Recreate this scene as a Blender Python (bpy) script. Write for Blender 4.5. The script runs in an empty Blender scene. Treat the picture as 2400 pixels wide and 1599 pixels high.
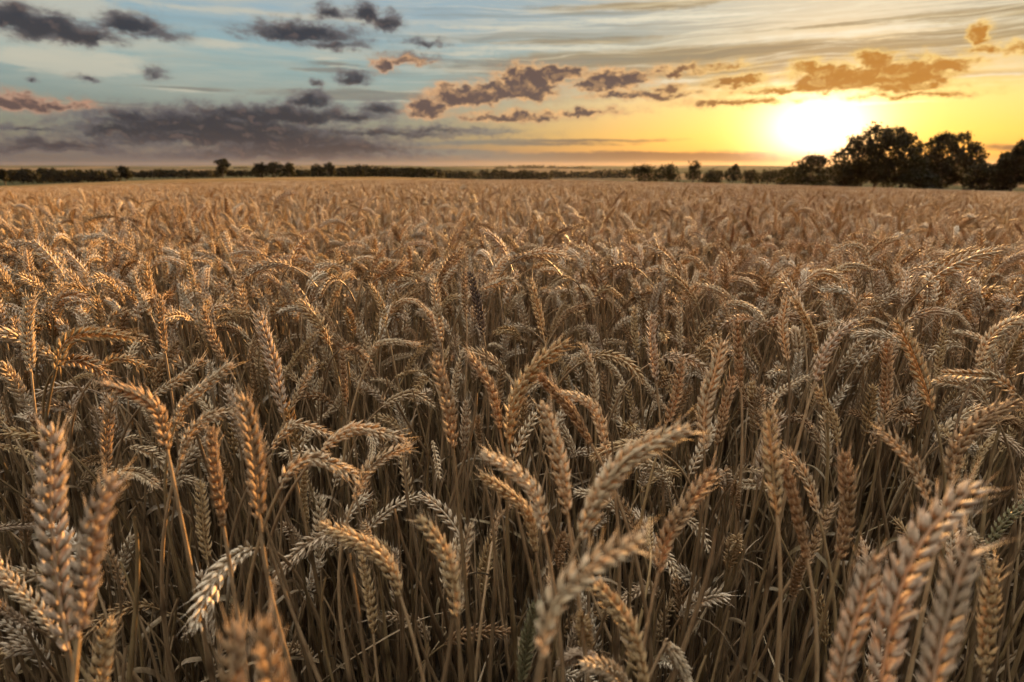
import bpy, math, random
import numpy as np
from mathutils import Vector
R = math.radians
rng = np.random.default_rng(11)
random.seed(5)
scene = bpy.context.scene
COL = scene.collection

# ---------------------------------------------------------------- camera
FPX = 1333.3                       # focal length in pixels of a 2400 px wide frame (20 mm lens)
EYE = np.array([0.0, 0.0, 1.0])
PITCH = R(17.08)
cam_d = bpy.data.cameras.new('camera'); cam = bpy.data.objects.new('camera', cam_d); COL.objects.link(cam)
cam_d.lens = 20; cam_d.sensor_width = 36; cam_d.clip_start = 0.02; cam_d.clip_end = 20000
cam.location = EYE; cam.rotation_euler = (R(90) - PITCH, 0, 0)
cam_d.dof.use_dof = True; cam_d.dof.focus_distance = 0.88; cam_d.dof.aperture_fstop = 5.2
scene.camera = cam
FWD = np.array([0, math.cos(PITCH), -math.sin(PITCH)]); UP = np.array([0, math.sin(PITCH), math.cos(PITCH)]); RT = np.array([1.0, 0, 0])
def ray(u, v): return FWD + (u - 1200) / FPX * RT - (v - 799.5) / FPX * UP          # photo pixel -> direction, depth 1
def azel(u, v):
    d = ray(u, v); d = d / np.linalg.norm(d)
    return math.degrees(math.atan2(d[0], d[1])), math.degrees(math.asin(d[2]))
def project(p):
    q = np.asarray(p) - EYE; w = q @ FWD
    return 1200 + FPX * (q @ RT) / w, 799.5 - FPX * (q @ UP) / w, w
K = 2400 / 2353.0
def ae(x, y): return azel(x * K, y * K)

# ---------------------------------------------------------------- view, sun
vs = scene.view_settings
vs.view_transform = 'Standard'; vs.look = 'None'; vs.gamma = 1; vs.exposure = 2.2; vs.use_curve_mapping = False
SUN_AZ, SUN_EL = 27.3, 6.5
sd = bpy.data.lights.new('sun', 'SUN'); so = bpy.data.objects.new('sun', sd); COL.objects.link(so)
sd.energy = 5.0; sd.angle = R(0.6); sd.color = (1.0, 0.54, 0.19)
sv = Vector((math.sin(R(SUN_AZ)) * math.cos(R(SUN_EL)), math.cos(R(SUN_AZ)) * math.cos(R(SUN_EL)), math.sin(R(SUN_EL))))
so.rotation_euler = sv.to_track_quat('Z', 'Y').to_euler(); so.location = (20, 20, 30)

def lin(r, g, b):
    f = lambda c: (c / 255 / 12.92) if c / 255 <= 0.04045 else ((c / 255 + 0.055) / 1.055) ** 2.4
    return (f(r), f(g), f(b), 1.0)

# ---------------------------------------------------------------- world
class NB:
    """tiny node builder"""
    def __init__(s, tree): s.t = tree; s.n = tree.nodes; s.l = tree.links
    def put(s, sock, v):
        if isinstance(v, bpy.types.NodeSocket): s.l.new(v, sock)
        elif v is not None: sock.default_value = v
    def m(s, op, a, b=None, c=None, clamp=False):
        n = s.n.new('ShaderNodeMath'); n.operation = op; n.use_clamp = clamp
        s.put(n.inputs[0], a); s.put(n.inputs[1], b)
        if c is not None: s.put(n.inputs[2], c)
        return n.outputs[0]
    def vm(s, op, a, b=None, c=None, out=0):
        n = s.n.new('ShaderNodeVectorMath'); n.operation = op
        s.put(n.inputs[0], a)
        if b is not None: s.put(n.inputs[1], b)
        if c is not None: s.put(n.inputs[2], c)
        return n.outputs['Value'] if out == 'v' else n.outputs[0]
    def mix(s, f, a, b, mode='MIX'):
        n = s.n.new('ShaderNodeMix'); n.data_type = 'RGBA'; n.blend_type = mode; n.clamp_factor = True
        s.put(n.inputs[0], f); s.put(n.inputs[6], a); s.put(n.inputs[7], b); return n.outputs[2]
    def comb(s, x, y, z):
        n = s.n.new('ShaderNodeCombineXYZ'); s.put(n.inputs[0], x); s.put(n.inputs[1], y); s.put(n.inputs[2], z); return n.outputs[0]
    def sep(s, v):
        n = s.n.new('ShaderNodeSeparateXYZ'); s.put(n.inputs[0], v); return n.outputs
    def noise(s, vec, scale, detail=4, rough=0.55, dist=0.0, color=False):
        n = s.n.new('ShaderNodeTexNoise'); s.put(n.inputs['Vector'], vec); n.inputs['Scale'].default_value = scale
        n.inputs['Detail'].default_value = detail; n.inputs['Roughness'].default_value = rough; n.inputs['Distortion'].default_value = dist
        return n.outputs['Color' if color else 'Fac']
    def ramp(s, f, stops, interp='LINEAR'):
        n = s.n.new('ShaderNodeValToRGB'); s.put(n.inputs[0], f); r = n.color_ramp; r.interpolation = interp
        while len(r.elements) < len(stops): r.elements.new(0.5)
        for e, (p, c) in zip(r.elements, sorted(stops, key=lambda q: q[0])): e.position = p; e.color = c
        return n.outputs[0]
    def smooth(s, x, a, b, lo=0.0, hi=1.0):
        n = s.n.new('ShaderNodeMapRange'); n.interpolation_type = 'SMOOTHSTEP'; s.put(n.inputs[0], x)
        n.inputs[1].default_value = a; n.inputs[2].default_value = b; n.inputs[3].default_value = lo; n.inputs[4].default_value = hi
        return n.outputs[0]

world = bpy.data.worlds.new('World'); scene.world = world; world.use_nodes = True
wt = world.node_tree; wt.nodes.clear(); w = NB(wt)
AMBIENT = 4.5                       # brightness of the sky above and behind the photograph's view
def build_world():
    tc = wt.nodes.new('ShaderNodeTexCoord').outputs['Generated']
    d = w.vm('NORMALIZE', tc)
    dx, dy, dz = w.sep(d)
    az = w.m('MULTIPLY', w.m('ARCTAN2', dx, dy), 57.2958)
    el = w.m('MULTIPLY', w.m('ARCSINE', dz), 57.2958)
    P = w.comb(az, el, 0.0)
    # clear sky: Nishita under a graded twilight
    sky = wt.nodes.new('ShaderNodeTexSky'); sky.sky_type = 'NISHITA'; sky.sun_disc = False
    sky.sun_elevation = R(SUN_EL); sky.sun_rotation = R(SUN_AZ); sky.air_density = 1.2; sky.dust_density = 2.0
    nish = w.mix(1.0, sky.outputs[0], (0.12, 0.12, 0.12, 1), 'MULTIPLY')
    e01 = w.m('MULTIPLY', el, 1 / 20.0, clamp=True)
    left = w.ramp(e01, [(0, lin(100, 94, 94)), (0.06, lin(128, 114, 102)), (.13, lin(142, 140, 118)), (.25, lin(138, 150, 144)),
                        (.42, lin(142, 172, 174)), (.62, lin(148, 176, 190)), (1, lin(176, 190, 198))])
    right = w.ramp(e01, [(0, lin(205, 140, 80)), (0.05, lin(236, 158, 66)), (.13, lin(250, 190, 84)), (.25, lin(246, 202, 118)),
                         (.36, lin(190, 176, 134)), (.55, lin(152, 163, 158)), (1, lin(166, 180, 188))])
    lr = w.smooth(az, -14, 26)
    base = w.mix(lr, left, right)
    base = w.mix(0.12, base, nish)
    # thin streaks of high cloud
    wn = w.noise(w.vm('MULTIPLY', P, (0.05, 0.16, 1)), 1.0, 3, 0.5, color=True)
    Pw = w.vm('ADD', P, w.vm('MULTIPLY', w.vm('SUBTRACT', wn, (.5, .5, .5)), (9, 2.4, 0)))
    ci = w.noise(w.vm('MULTIPLY', Pw, (0.045, 0.42, 1)), 1.0, 6, 0.6)
    cir = w.smooth(ci, 0.42, 0.68)
    hi = w.smooth(el, 3.5, 10)
    creme = w.mix(lr, lin(206, 196, 172), lin(236, 222, 190))
    base = w.mix(w.m('MULTIPLY', w.m('MULTIPLY', cir, hi), w.smooth(az, -5, 25, .7, .4)), base, creme)
    # warped coordinates for the heaped clouds
    w1 = w.noise(w.vm('MULTIPLY', P, (1, 1.25, 1)), 0.55, 5, 0.62, color=True)
    w2 = w.noise(w.vm('MULTIPLY', P, (1, 1.25, 1)), 0.14, 2, 0.5, color=True)
    Pc = w.vm('ADD', P, w.vm('MULTIPLY', w.vm('SUBTRACT', w1, (.5, .5, .5)), (2.6, 1.7, 0)))
    Pc = w.vm('ADD', Pc, w.vm('MULTIPLY', w.vm('SUBTRACT', w2, (.5, .5, .5)), (2.2, .7, 0)))
    w3 = w.noise(w.vm('MULTIPLY', P, (0.12, 1.1, 1)), 1.0, 4, 0.6, color=True)
    Ps = w.vm('ADD', P, w.vm('MULTIPLY', w.vm('SUBTRACT', w3, (.5, .5, .5)), (8, 1.0, 0)))
    def field(Pin, blobs, flat=0.55):
        x, y, _ = w.sep(Pin)
        V = w.comb(x, y, w.m('MULTIPLY', y, -1.0))
        f = None
        for (cx, cy, hw, hh) in blobs:
            a, e = ae(cx, cy); a1, _ = ae(cx + hw, cy); a0, _ = ae(cx - hw, cy); _, e1 = ae(cx, cy - hh)
            W = max((a1 - a0) / 2, 0.1); H = max(e1 - e, 0.08)
            q = w.vm('MULTIPLY_ADD', V, (1 / W, 1 / H, 1 / (H * flat)), (-a / W, -e / H, e / (H * flat)))
            q = w.vm('MAXIMUM', q, (-1e6, 0, 0))
            L = w.vm('LENGTH', q, out='v')
            g = w.m('SUBTRACT', 1.0, L)
            sz = min(1.0, H / 0.9)
            g = w.m('MULTIPLY', g, max(sz, .45))
            f = g if f is None else w.m('SMOOTH_MAX', f, g, 0.22)
        return f
    A = [(45, 45, 75, 40), (120, 70, 110, 40), (190, 88, 80, 30), (300, 62, 75, 30), (350, 82, 60, 16),
         (700, 80, 130, 32), (640, 72, 60, 18), (775, 108, 60, 13), (760, 32, 28, 20), (838, 40, 40, 28), (885, 55, 35, 26),
         (975, 100, 38, 9), (945, 138, 48, 10), (200, 182, 20, 8), (355, 170, 20, 12), (70, 182, 12, 5),
         (480, 288, 290, 40), (630, 268, 230, 28), (300, 300, 160, 22), (120, 345, 240, 12), (320, 270, 90, 20), (705, 235, 45, 24), (800, 270, 80, 18), (870, 252, 50, 18),
         (560, 322, 380, 36), (520, 300, 300, 30), (640, 358, 330, 16), (130, 334, 160, 20), (50, 345, 120, 14), (235, 330, 40, 15), (720, 345, 270, 24), (850, 308, 220, 13),
         (990, 297, 90, 9), (90, 297, 110, 6), (812, 185, 34, 16), (720, 198, 10, 12)]
    B = [(35, 240, 90, 26), (145, 242, 60, 9), (880, 158, 24, 22), (930, 145, 42, 9),
         (985, 252, 50, 30), (1060, 228, 75, 32), (1130, 218, 60, 32), (1210, 205, 75, 48), (1275, 172, 60, 24), (1180, 182, 34, 30),
         (1395, 192, 75, 28), (1450, 182, 45, 16), (1480, 222, 110, 12), (1535, 203, 32, 17), (1590, 163, 85, 12),
         (1690, 195, 55, 14), (1722, 188, 28, 16), (1950, 192, 130, 34), (2060, 175, 130, 38), (2160, 158, 80, 20), (2000, 145, 45, 26),
         (1880, 165, 65, 20), (2080, 202, 110, 14), (1690, 238, 100, 9), (1800, 210, 90, 8), (2110, 222, 110, 8),
         (1180, 270, 110, 13), (2255, 80, 24, 28), (2262, 112, 45, 13), (2350, 112, 45, 14), (1330, 262, 80, 8)]
    C = [(1500, 14, 380, 10), (2230, 36, 260, 16), (1300, 96, 260, 9), (1500, 150, 560, 42), (2150, 105, 420, 36), (1750, 125, 300, 30),
         (765, 150, 85, 9), (770, 166, 85, 7), (430, 206, 120, 5), (250, 255, 380, 20), (900, 222, 330, 15), (1150, 330, 320, 8),
         (1300, 322, 260, 5), (1420, 362, 480, 16), (1000, 352, 240, 12), (2290, 338, 80, 12), (1120, 302, 100, 6), (2000, 52, 300, 8)]
    Dl = [(90, 5, 260, 45), (150, 140, 220, 40), (560, 30, 300, 12), (860, 50, 180, 10), (1560, 42, 360, 9), (1950, 78, 480, 9), (1230, 112, 320, 8), (770, 140, 75, 5),
          (780, 158, 60, 4), (500, 100, 120, 14), (430, 212, 110, 4), (1000, 212, 200, 8), (900, 235, 160, 4), (1850, 185, 120, 10), (1520, 188, 120, 12), (2250, 180, 160, 5), (2000, 238, 200, 6), (1150, 65, 200, 6), (1050, 120, 150, 5)]
    fd = field(Ps, Dl, 0.9)
    fa, fb, fc = field(Pc, A), field(Pc, B, 0.6), field(Ps, C, 0.9)
    det = w.noise(w.vm('MULTIPLY', Pw, (0.75, 1.5, 1)), 1.0, 9, 0.68)
    dcen = w.m('SUBTRACT', det, 0.5)
    n1 = w.noise(w.vm('MULTIPLY', Pc, (0.75, 1.0, 1)), 1.0, 5, 0.6)
    n2 = w.noise(w.vm('MULTIPLY', w.vm('ADD', Pc, (0.25, 0.45, 0)), (0.75, 1.0, 1)), 1.0, 5, 0.6)
    relief = w.m('MULTIPLY', w.m('SUBTRACT', n1, n2), 5.0)
    # grey veils with bright lower lips
    mc = w.smooth(w.m('MULTIPLY_ADD', dcen, 0.45, fc), -0.10, 0.30)
    lowf = w.smooth(el, 1.0, 5.0)
    veil = w.mix(lr, lin(133, 132, 122), w.mix(lowf, lin(132, 100, 72), lin(168, 146, 108)))
    veil = w.mix(w.smooth(az, -5, 18, 0.0, 0.9), veil, w.mix(lowf, lin(140, 98, 62), lin(172, 150, 112)))
    strk = w.noise(w.vm('MULTIPLY', Pw, (0.06, 1.9, 1)), 1.0, 4, 0.6)
    veil = w.mix(w.m('MULTIPLY', w.smooth(strk, .5, .72), w.m('MULTIPLY', lowf, .8)), veil, w.mix(lr, lin(196, 186, 160), lin(240, 218, 170)))
    base = w.mix(w.m('MULTIPLY', mc, w.smooth(el, 0.4, 5, 0.96, 0.92)), base, veil)
    s2 = w.noise(w.vm('MULTIPLY', Pw, (0.028, 0.85, 1)), 1.0, 6, 0.62)
    sm = w.m('MULTIPLY', w.smooth(s2, .50, .66), w.m('MULTIPLY', w.smooth(az, -22, 0, .2, 1), w.smooth(el, 4.5, 8)))
    base = w.mix(w.m('MULTIPLY', sm, .8), base, w.mix(lr, lin(138, 142, 138), lin(158, 142, 112)))
    sl = w.m('MULTIPLY', w.smooth(s2, .465, .495), w.smooth(s2, .53, .50))
    sl = w.m('MULTIPLY', sl, w.m('MULTIPLY', w.smooth(az, -22, 0, .2, 1), w.smooth(el, 4.5, 8)))
    base = w.mix(w.m('MULTIPLY', sl, .42), base, w.mix(lr, lin(200, 196, 180), lin(255, 240, 205)))
    md_ = w.smooth(w.m('MULTIPLY_ADD', dcen, 0.8, fd), -0.05, 0.40)
    base = w.mix(w.m('MULTIPLY', md_, 0.62), base, w.mix(lr, lin(206, 198, 176), lin(255, 244, 214)))
    # the sun's glow in the air, in front of the veils
    sx, se = ae(1880, 292)
    g = w.vm('LENGTH', w.vm('MULTIPLY', w.vm('SUBTRACT', P, (sx, se, 0)), (1 / 3.5, 1 / 2.2, 0)), out='v')
    g2 = w.m('POWER', g, 1.7)
    core = w.m('EXPONENT', w.m('MULTIPLY', g2, -1.0))
    wide = w.m('EXPONENT', w.m('MULTIPLY', g, -0.85))
    def add(a, col, f):
        c = w.mix(1.0, w.comb(f, f, f), col, 'MULTIPLY')
        return w.mix(1.0, a, c, 'ADD')
    base = add(base, (1.3, .45, .08, 1), w.m('MULTIPLY', wide, 0.52))
    base = add(base, (2.2, 2.0, 1.5, 1), w.m('MULTIPLY', core, 1.15))
    # dark clouds
    ma = w.smooth(w.m('MULTIPLY_ADD', dcen, 2.1, fa), -0.36, 0.36)
    dark = w.mix(w.smooth(w.m('MULTIPLY_ADD', relief, 0.22, fa), -0.05, 0.6), lin(104, 99, 100), lin(50, 49, 57))
    dark = w.mix(w.smooth(el, 0.6, 3.0, 0.5, 0.0), dark, lin(88, 76, 76))
    dark = w.mix(w.smooth(relief, 0.2, 0.9, 0, .22), dark, lin(160, 132, 118))
    halo = w.smooth(w.m('MULTIPLY_ADD', dcen, 1.6, fa), -0.75, 0.15)
    base = w.mix(w.m('MULTIPLY', halo, 0.42), base, lin(124, 118, 116))
    base = w.mix(w.m('MULTIPLY', ma, 0.92), base, dark)
    # heaped clouds lit from the low sun
    mb = w.smooth(w.m('MULTIPLY_ADD', dcen, 1.7, fb), -0.34, 0.18)
    near = w.smooth(az, 10, 24)
    body = w.mix(near, lin(98, 80, 76), lin(190, 126, 52))
    rim = w.mix(w.smooth(az, -25, 5), lin(190, 145, 120), w.mix(near, lin(244, 190, 128), lin(255, 214, 130)))
    f_l = w.m('ADD', w.smooth(w.m('MULTIPLY_ADD', dcen, 1.5, fb), -0.15, 0.34, 1.0, 0.0), w.m('MULTIPLY', relief, 0.55), clamp=True)
    cum = w.mix(f_l, body, rim)
    halo = w.smooth(w.m('MULTIPLY_ADD', dcen, 1.6, fb), -0.70, 0.10)
    base = w.mix(w.m('MULTIPLY', halo, 0.45), base, w.mix(near, lin(186, 152, 120), lin(255, 206, 110)))
    base = w.mix(w.m('MULTIPLY', mb, 0.94), base, cum)
    # mist on the horizon
    hz = w.smooth(el, 0.0, 1.3, 0.6, 0.0)
    base = w.mix(hz, base, w.mix(w.smooth(az, -12, 30), lin(98, 90, 92), lin(170, 108, 56)))
    # sky over and behind the camera: pale broken cloud
    up = w.m('MAXIMUM', w.smooth(el, 17, 32), w.smooth(w.m('ABSOLUTE', az), 50, 75))
    over = w.mix(w.smooth(w.noise(d, 2.2, 5, .6), .4, .62), (0.60, 0.62, 0.66, 1), (0.90, 0.87, 0.80, 1))
    amb = w.m('MULTIPLY', w.smooth(el, 28, 74, .07, 1.0), AMBIENT)
    over = w.mix(1.0, over, w.comb(amb, amb, amb), 'MULTIPLY')
    base = w.mix(up, base, over)
    base = w.mix(w.smooth(el, -2.0, -0.5, 1, 0), base, (0.05, 0.045, 0.04, 1))
    bg = wt.nodes.new('ShaderNodeBackground'); wt.links.new(base, bg.inputs[0]); bg.inputs[1].default_value = 2 ** -2.2        # the exposure of 2.2 brings the sky back to its own brightness
    out = wt.nodes.new('ShaderNodeOutputWorld'); wt.links.new(bg.outputs[0], out.inputs[0])
build_world()
scene.cycles.max_bounces = 6; scene.cycles.diffuse_bounces = 2; scene.cycles.transmission_bounces = 2; scene.cycles.transparent_max_bounces = 4
scene.cycles.use_adaptive_sampling = True; scene.cycles.adaptive_threshold = 0.015
world.cycles.sampling_method = 'MANUAL'; world.cycles.sample_map_resolution = 512

# ---------------------------------------------------------------- materials
def new_mat(name):
    m = bpy.data.materials.new(name); m.use_nodes = True; m.node_tree.nodes.clear(); return m, NB(m.node_tree)
def finish(m, b, color, rough=0.6, trans=0.0, bump=None, spec=0.3, tcol=None):
    p = b.n.new('ShaderNodeBsdfPrincipled'); b.put(p.inputs['Base Color'], color); b.put(p.inputs['Roughness'], rough)
    p.inputs['Specular IOR Level'].default_value = spec
    if bump is not None:
        bn = b.n.new('ShaderNodeBump'); bn.inputs['Strength'].default_value = bump[1]; bn.inputs['Distance'].default_value = bump[2]
        b.l.new(bump[0], bn.inputs['Height']); b.l.new(bn.outputs[0], p.inputs['Normal'])
    o = b.n.new('ShaderNodeOutputMaterial'); sh = p.outputs[0]
    if trans > 0:
        t = b.n.new('ShaderNodeBsdfTranslucent'); b.put(t.inputs[0], tcol if tcol is not None else color)
        x = b.n.new('ShaderNodeMixShader'); x.inputs[0].default_value = trans
        b.l.new(sh, x.inputs[1]); b.l.new(t.outputs[0], x.inputs[2]); sh = x.outputs[0]
    b.l.new(sh, o.inputs[0]); return m
def attr(b, name, kind='GEOMETRY'):
    a = b.n.new('ShaderNodeAttribute'); a.attribute_name = name; a.attribute_type = kind; return a.outputs['Fac']

TONES = {'p': ((.65, .52, .34, 1), (.45, .32, .17, 1)), 'g': ((.55, .40, .21, 1), (.37, .24, .10, 1)),
         'b': ((.44, .285, .145, 1), (.27, .16, .07, 1)), 'd': ((.14, .09, .06, 1), (.07, .045, .03, 1)),
         'v': ((.25, .21, .10, 1), (.14, .13, .06, 1)), 'l': ((.56, .43, .30, 1), (.38, .27, .16, 1))}
def ear_mat(name, tone=None):
    m, b = new_mat(name)
    t = attr(b, 'tone'); h = attr(b, 'along')
    oi = b.n.new('ShaderNodeObjectInfo').outputs['Random']
    if tone:
        c1, c2 = TONES[tone]; col = b.mix(t, c2, c1)
    else:
        c1 = b.ramp(oi, [(0, TONES['p'][0]), (.28, (.68, .59, .44, 1)), (.5, TONES['l'][0]), (.7, TONES['g'][0]), (.88, (.36, .22, .11, 1)), (1, TONES['g'][0])])
        c2 = b.ramp(oi, [(0, TONES['p'][1]), (.28, (.52, .42, .29, 1)), (.5, TONES['l'][1]), (.7, TONES['g'][1]), (.88, (.20, .115, .055, 1)), (1, TONES['g'][1])])
        col = b.mix(t, c2, c1)
        lo = b.n.new('ShaderNodeObjectInfo').outputs['Location']         # ripeness changes in patches across the field
        pn = b.noise(lo, .35, 3, .55)
        col = b.mix(b.smooth(pn, .5, .68, 0, .4), col, b.mix(1.0, col, (.80, .66, .48, 1), 'MULTIPLY'))
        col = b.mix(b.smooth(pn, .48, .34, 0, .5), col, b.mix(1.0, col, (1.18, 1.14, 1.0, 1), 'MULTIPLY'))
    tc = b.n.new('ShaderNodeTexCoord').outputs['Object']
    n = b.noise(tc, 420, 3, .6)
    n3 = b.noise(tc, 70, 4, .7)
    col = b.mix(b.smooth(n3, .58, .72, 0, .6), col, b.mix(1.0, col, (.58, .46, .36, 1), 'MULTIPLY'))
    col = b.mix(b.smooth(n, .45, .75, 0, .7), col, b.mix(1.0, col, (.55, .42, .30, 1), 'MULTIPLY'))
    col = b.mix(b.smooth(h, 0.0, 0.5, .8, 0), col, b.mix(1.0, col, (.52, .37, .23, 1), 'MULTIPLY'))   # husk foot is browner
    col = b.mix(b.smooth(h, 0.75, 1.0, 0, .5), col, b.mix(.5, col, (.68, .56, .42, 1)))
    return finish(m, b, col, 0.62, 0.2, (b.noise(tc, 700, 4, .65), .6, .0009), 0.25)
def straw_mat(name, c1, c2, scale=60, trans=0.0):
    m, b = new_mat(name)
    t = attr(b, 'tone')
    tc = b.n.new('ShaderNodeTexCoord').outputs['Object']
    st = b.noise(b.vm('MULTIPLY', tc, (6, 6, .5)), scale, 3, .6)
    col = b.mix(t, c1, c2)
    oi = b.n.new('ShaderNodeObjectInfo').outputs['Random']
    col = b.mix(b.smooth(oi, .55, 1, 0, .5), col, b.mix(1.0, col, (.80, .85, .60, 1), 'MULTIPLY'))
    col = b.mix(b.smooth(st, .42, .7, 0, .7), col, b.mix(1.0, col, (.5, .40, .32, 1), 'MULTIPLY'))
    return finish(m, b, col, 0.5, trans, (st, .3, .0005), 0.35)
M_EAR = {k: ear_mat('wheat_husk_' + n, k) for k, n in dict(p='pale', g='golden', b='brown', d='dark', v='green', l='pinkish').items()}
M_EARMIX = ear_mat('wheat_husk_mixed')
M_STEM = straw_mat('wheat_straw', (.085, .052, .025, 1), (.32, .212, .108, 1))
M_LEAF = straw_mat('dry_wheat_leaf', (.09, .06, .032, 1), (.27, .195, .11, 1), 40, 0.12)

# ---------------------------------------------------------------- mesh helpers
class Geo:
    """vertex arrays collected from many shapes, written as one mesh"""
    def __init__(s): s.v = []; s.f = []; s.n = 0; s.tone = []; s.al = []; s.mi = []
    def add(s, verts, faces, tone=0.5, along=0.5, mi=0):
        verts = np.asarray(verts, float).reshape(-1, 3); k = len(verts)
        s.v.append(verts); s.f.append(np.asarray(faces, int) + s.n); s.n += k
        s.tone.append(np.broadcast_to(np.asarray(tone, float), (k,)).copy()); s.al.append(np.broadcast_to(np.asarray(along, float), (k,)).copy())
        s.mi.append(np.full(len(faces), mi))
    def mesh(s, name, mats, smooth=True):
        v = np.concatenate(s.v); f = np.concatenate(s.f)             # quads; a triangle repeats its last corner
        me = bpy.data.meshes.new(name)
        tri = f[:, 2] == f[:, 3]
        ln = np.where(tri, 3, 4); st = np.concatenate([[0], np.cumsum(ln)[:-1]])
        mask = np.ones((len(f), 4), bool); mask[tri, 3] = False
        me.vertices.add(len(v)); me.vertices.foreach_set('co', v.ravel().astype(np.float32))
        me.loops.add(int(ln.sum())); me.loops.foreach_set('vertex_index', f[mask].astype(np.int32))
        me.polygons.add(len(f)); me.polygons.foreach_set('loop_start', st.astype(np.int32)); me.polygons.foreach_set('loop_total', ln.astype(np.int32))
        me.polygons.foreach_set('use_smooth', np.full(len(f), smooth))
        me.polygons.foreach_set('material_index', np.concatenate(s.mi).astype(np.int32))
        for m in (mats if isinstance(mats, (list, tuple)) else [mats]): me.materials.append(m)
        for nm, arr in (('tone', s.tone), ('along', s.al)):
            a = me.attributes.new(nm, 'FLOAT', 'POINT'); a.data.foreach_set('value', np.concatenate(arr).astype(np.float32))
        me.update(calc_edges=True); return me
def link(name, me, parent=None):
    o = bpy.data.objects.new(name, me); COL.objects.link(o)
    if parent is not None: o.parent = parent
    return o
def norm(a): return a / (np.linalg.norm(a, axis=-1, keepdims=True) + 1e-12)
def catmull(P, n):
    P = np.asarray(P, float)
    Q = np.vstack([2 * P[0] - P[1], P, 2 * P[-1] - P[-2]])
    out = []
    for i in range(len(P) - 1):
        t = np.linspace(0, 1, 12, endpoint=False)[:, None]; a, b, c, d = Q[i], Q[i + 1], Q[i + 2], Q[i + 3]
        out.append(.5 * ((2 * b) + (c - a) * t + (2 * a - 5 * b + 4 * c - d) * t ** 2 + (3 * b - a - 3 * c + d) * t ** 3))
    C = np.vstack(out + [P[-1:]])
    s = np.concatenate([[0], np.cumsum(np.linalg.norm(np.diff(C, axis=0), axis=1))])
    q = np.linspace(0, s[-1], n)
    return np.stack([np.interp(q, s, C[:, k]) for k in range(3)], 1), s[-1]
def frames(C, roll=0.0):
    T = norm(np.gradient(C, axis=0)); N = np.zeros_like(T)
    a = np.array([1, 0, 0]) if abs(T[0][0]) < .8 else np.array([0, 1, 0])
    n = norm(np.cross(T[0], a)); b = np.cross(T[0], n); n = n * math.cos(roll) + b * math.sin(roll)
    for i in range(len(C)):
        n = norm(n - T[i] * (n @ T[i])); N[i] = n
    return T, N, np.cross(T, N)
def tube(g, C, rad, sides=6, tone=.5, mi=0, roll=0):
    T, N, S = frames(C, roll); n = len(C); a = np.linspace(0, 2 * np.pi, sides, endpoint=False)
    rad = np.broadcast_to(np.asarray(rad, float), (n,))
    V = C[:, None] + rad[:, None, None] * (np.cos(a)[None, :, None] * N[:, None] + np.sin(a)[None, :, None] * S[:, None])
    i, j = np.meshgrid(np.arange(n - 1), np.arange(sides), indexing='ij'); k = (j + 1) % sides
    F = np.stack([i * sides + j, i * sides + k, (i + 1) * sides + k, (i + 1) * sides + j], -1).reshape(-1, 4)
    g.add(V.reshape(-1, 3), F, np.repeat(np.broadcast_to(np.asarray(tone, float), (n,)), sides), .5, mi)

def husk_template(rings, sides):
    z = np.linspace(0, 1, rings)
    prof = np.interp(z, [0, .12, .32, .55, .78, .92, 1], [.22, .72, 1.0, .92, .52, .20, .02])
    V = []
    for zi, p in zip(z, prof):
        for k in range(sides):
            a = 2 * math.pi * k / sides
            V.append((p * math.cos(a), p * .78 * math.sin(a) + .16 * math.sin(zi * 3.0), zi))
    V = np.array(V); F = []
    for i in range(rings - 1):
        for k in range(sides):
            F.append((i * sides + k, i * sides + (k + 1) % sides, (i + 1) * sides + (k + 1) % sides, (i + 1) * sides + k))
    F.append((0, 1, 2, 3)) if sides == 4 else None
    return V, np.array(F), np.repeat(z, sides)
H_HI, H_MID, H_LO = husk_template(7, 7), husk_template(5, 5), husk_template(4, 4)

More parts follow.
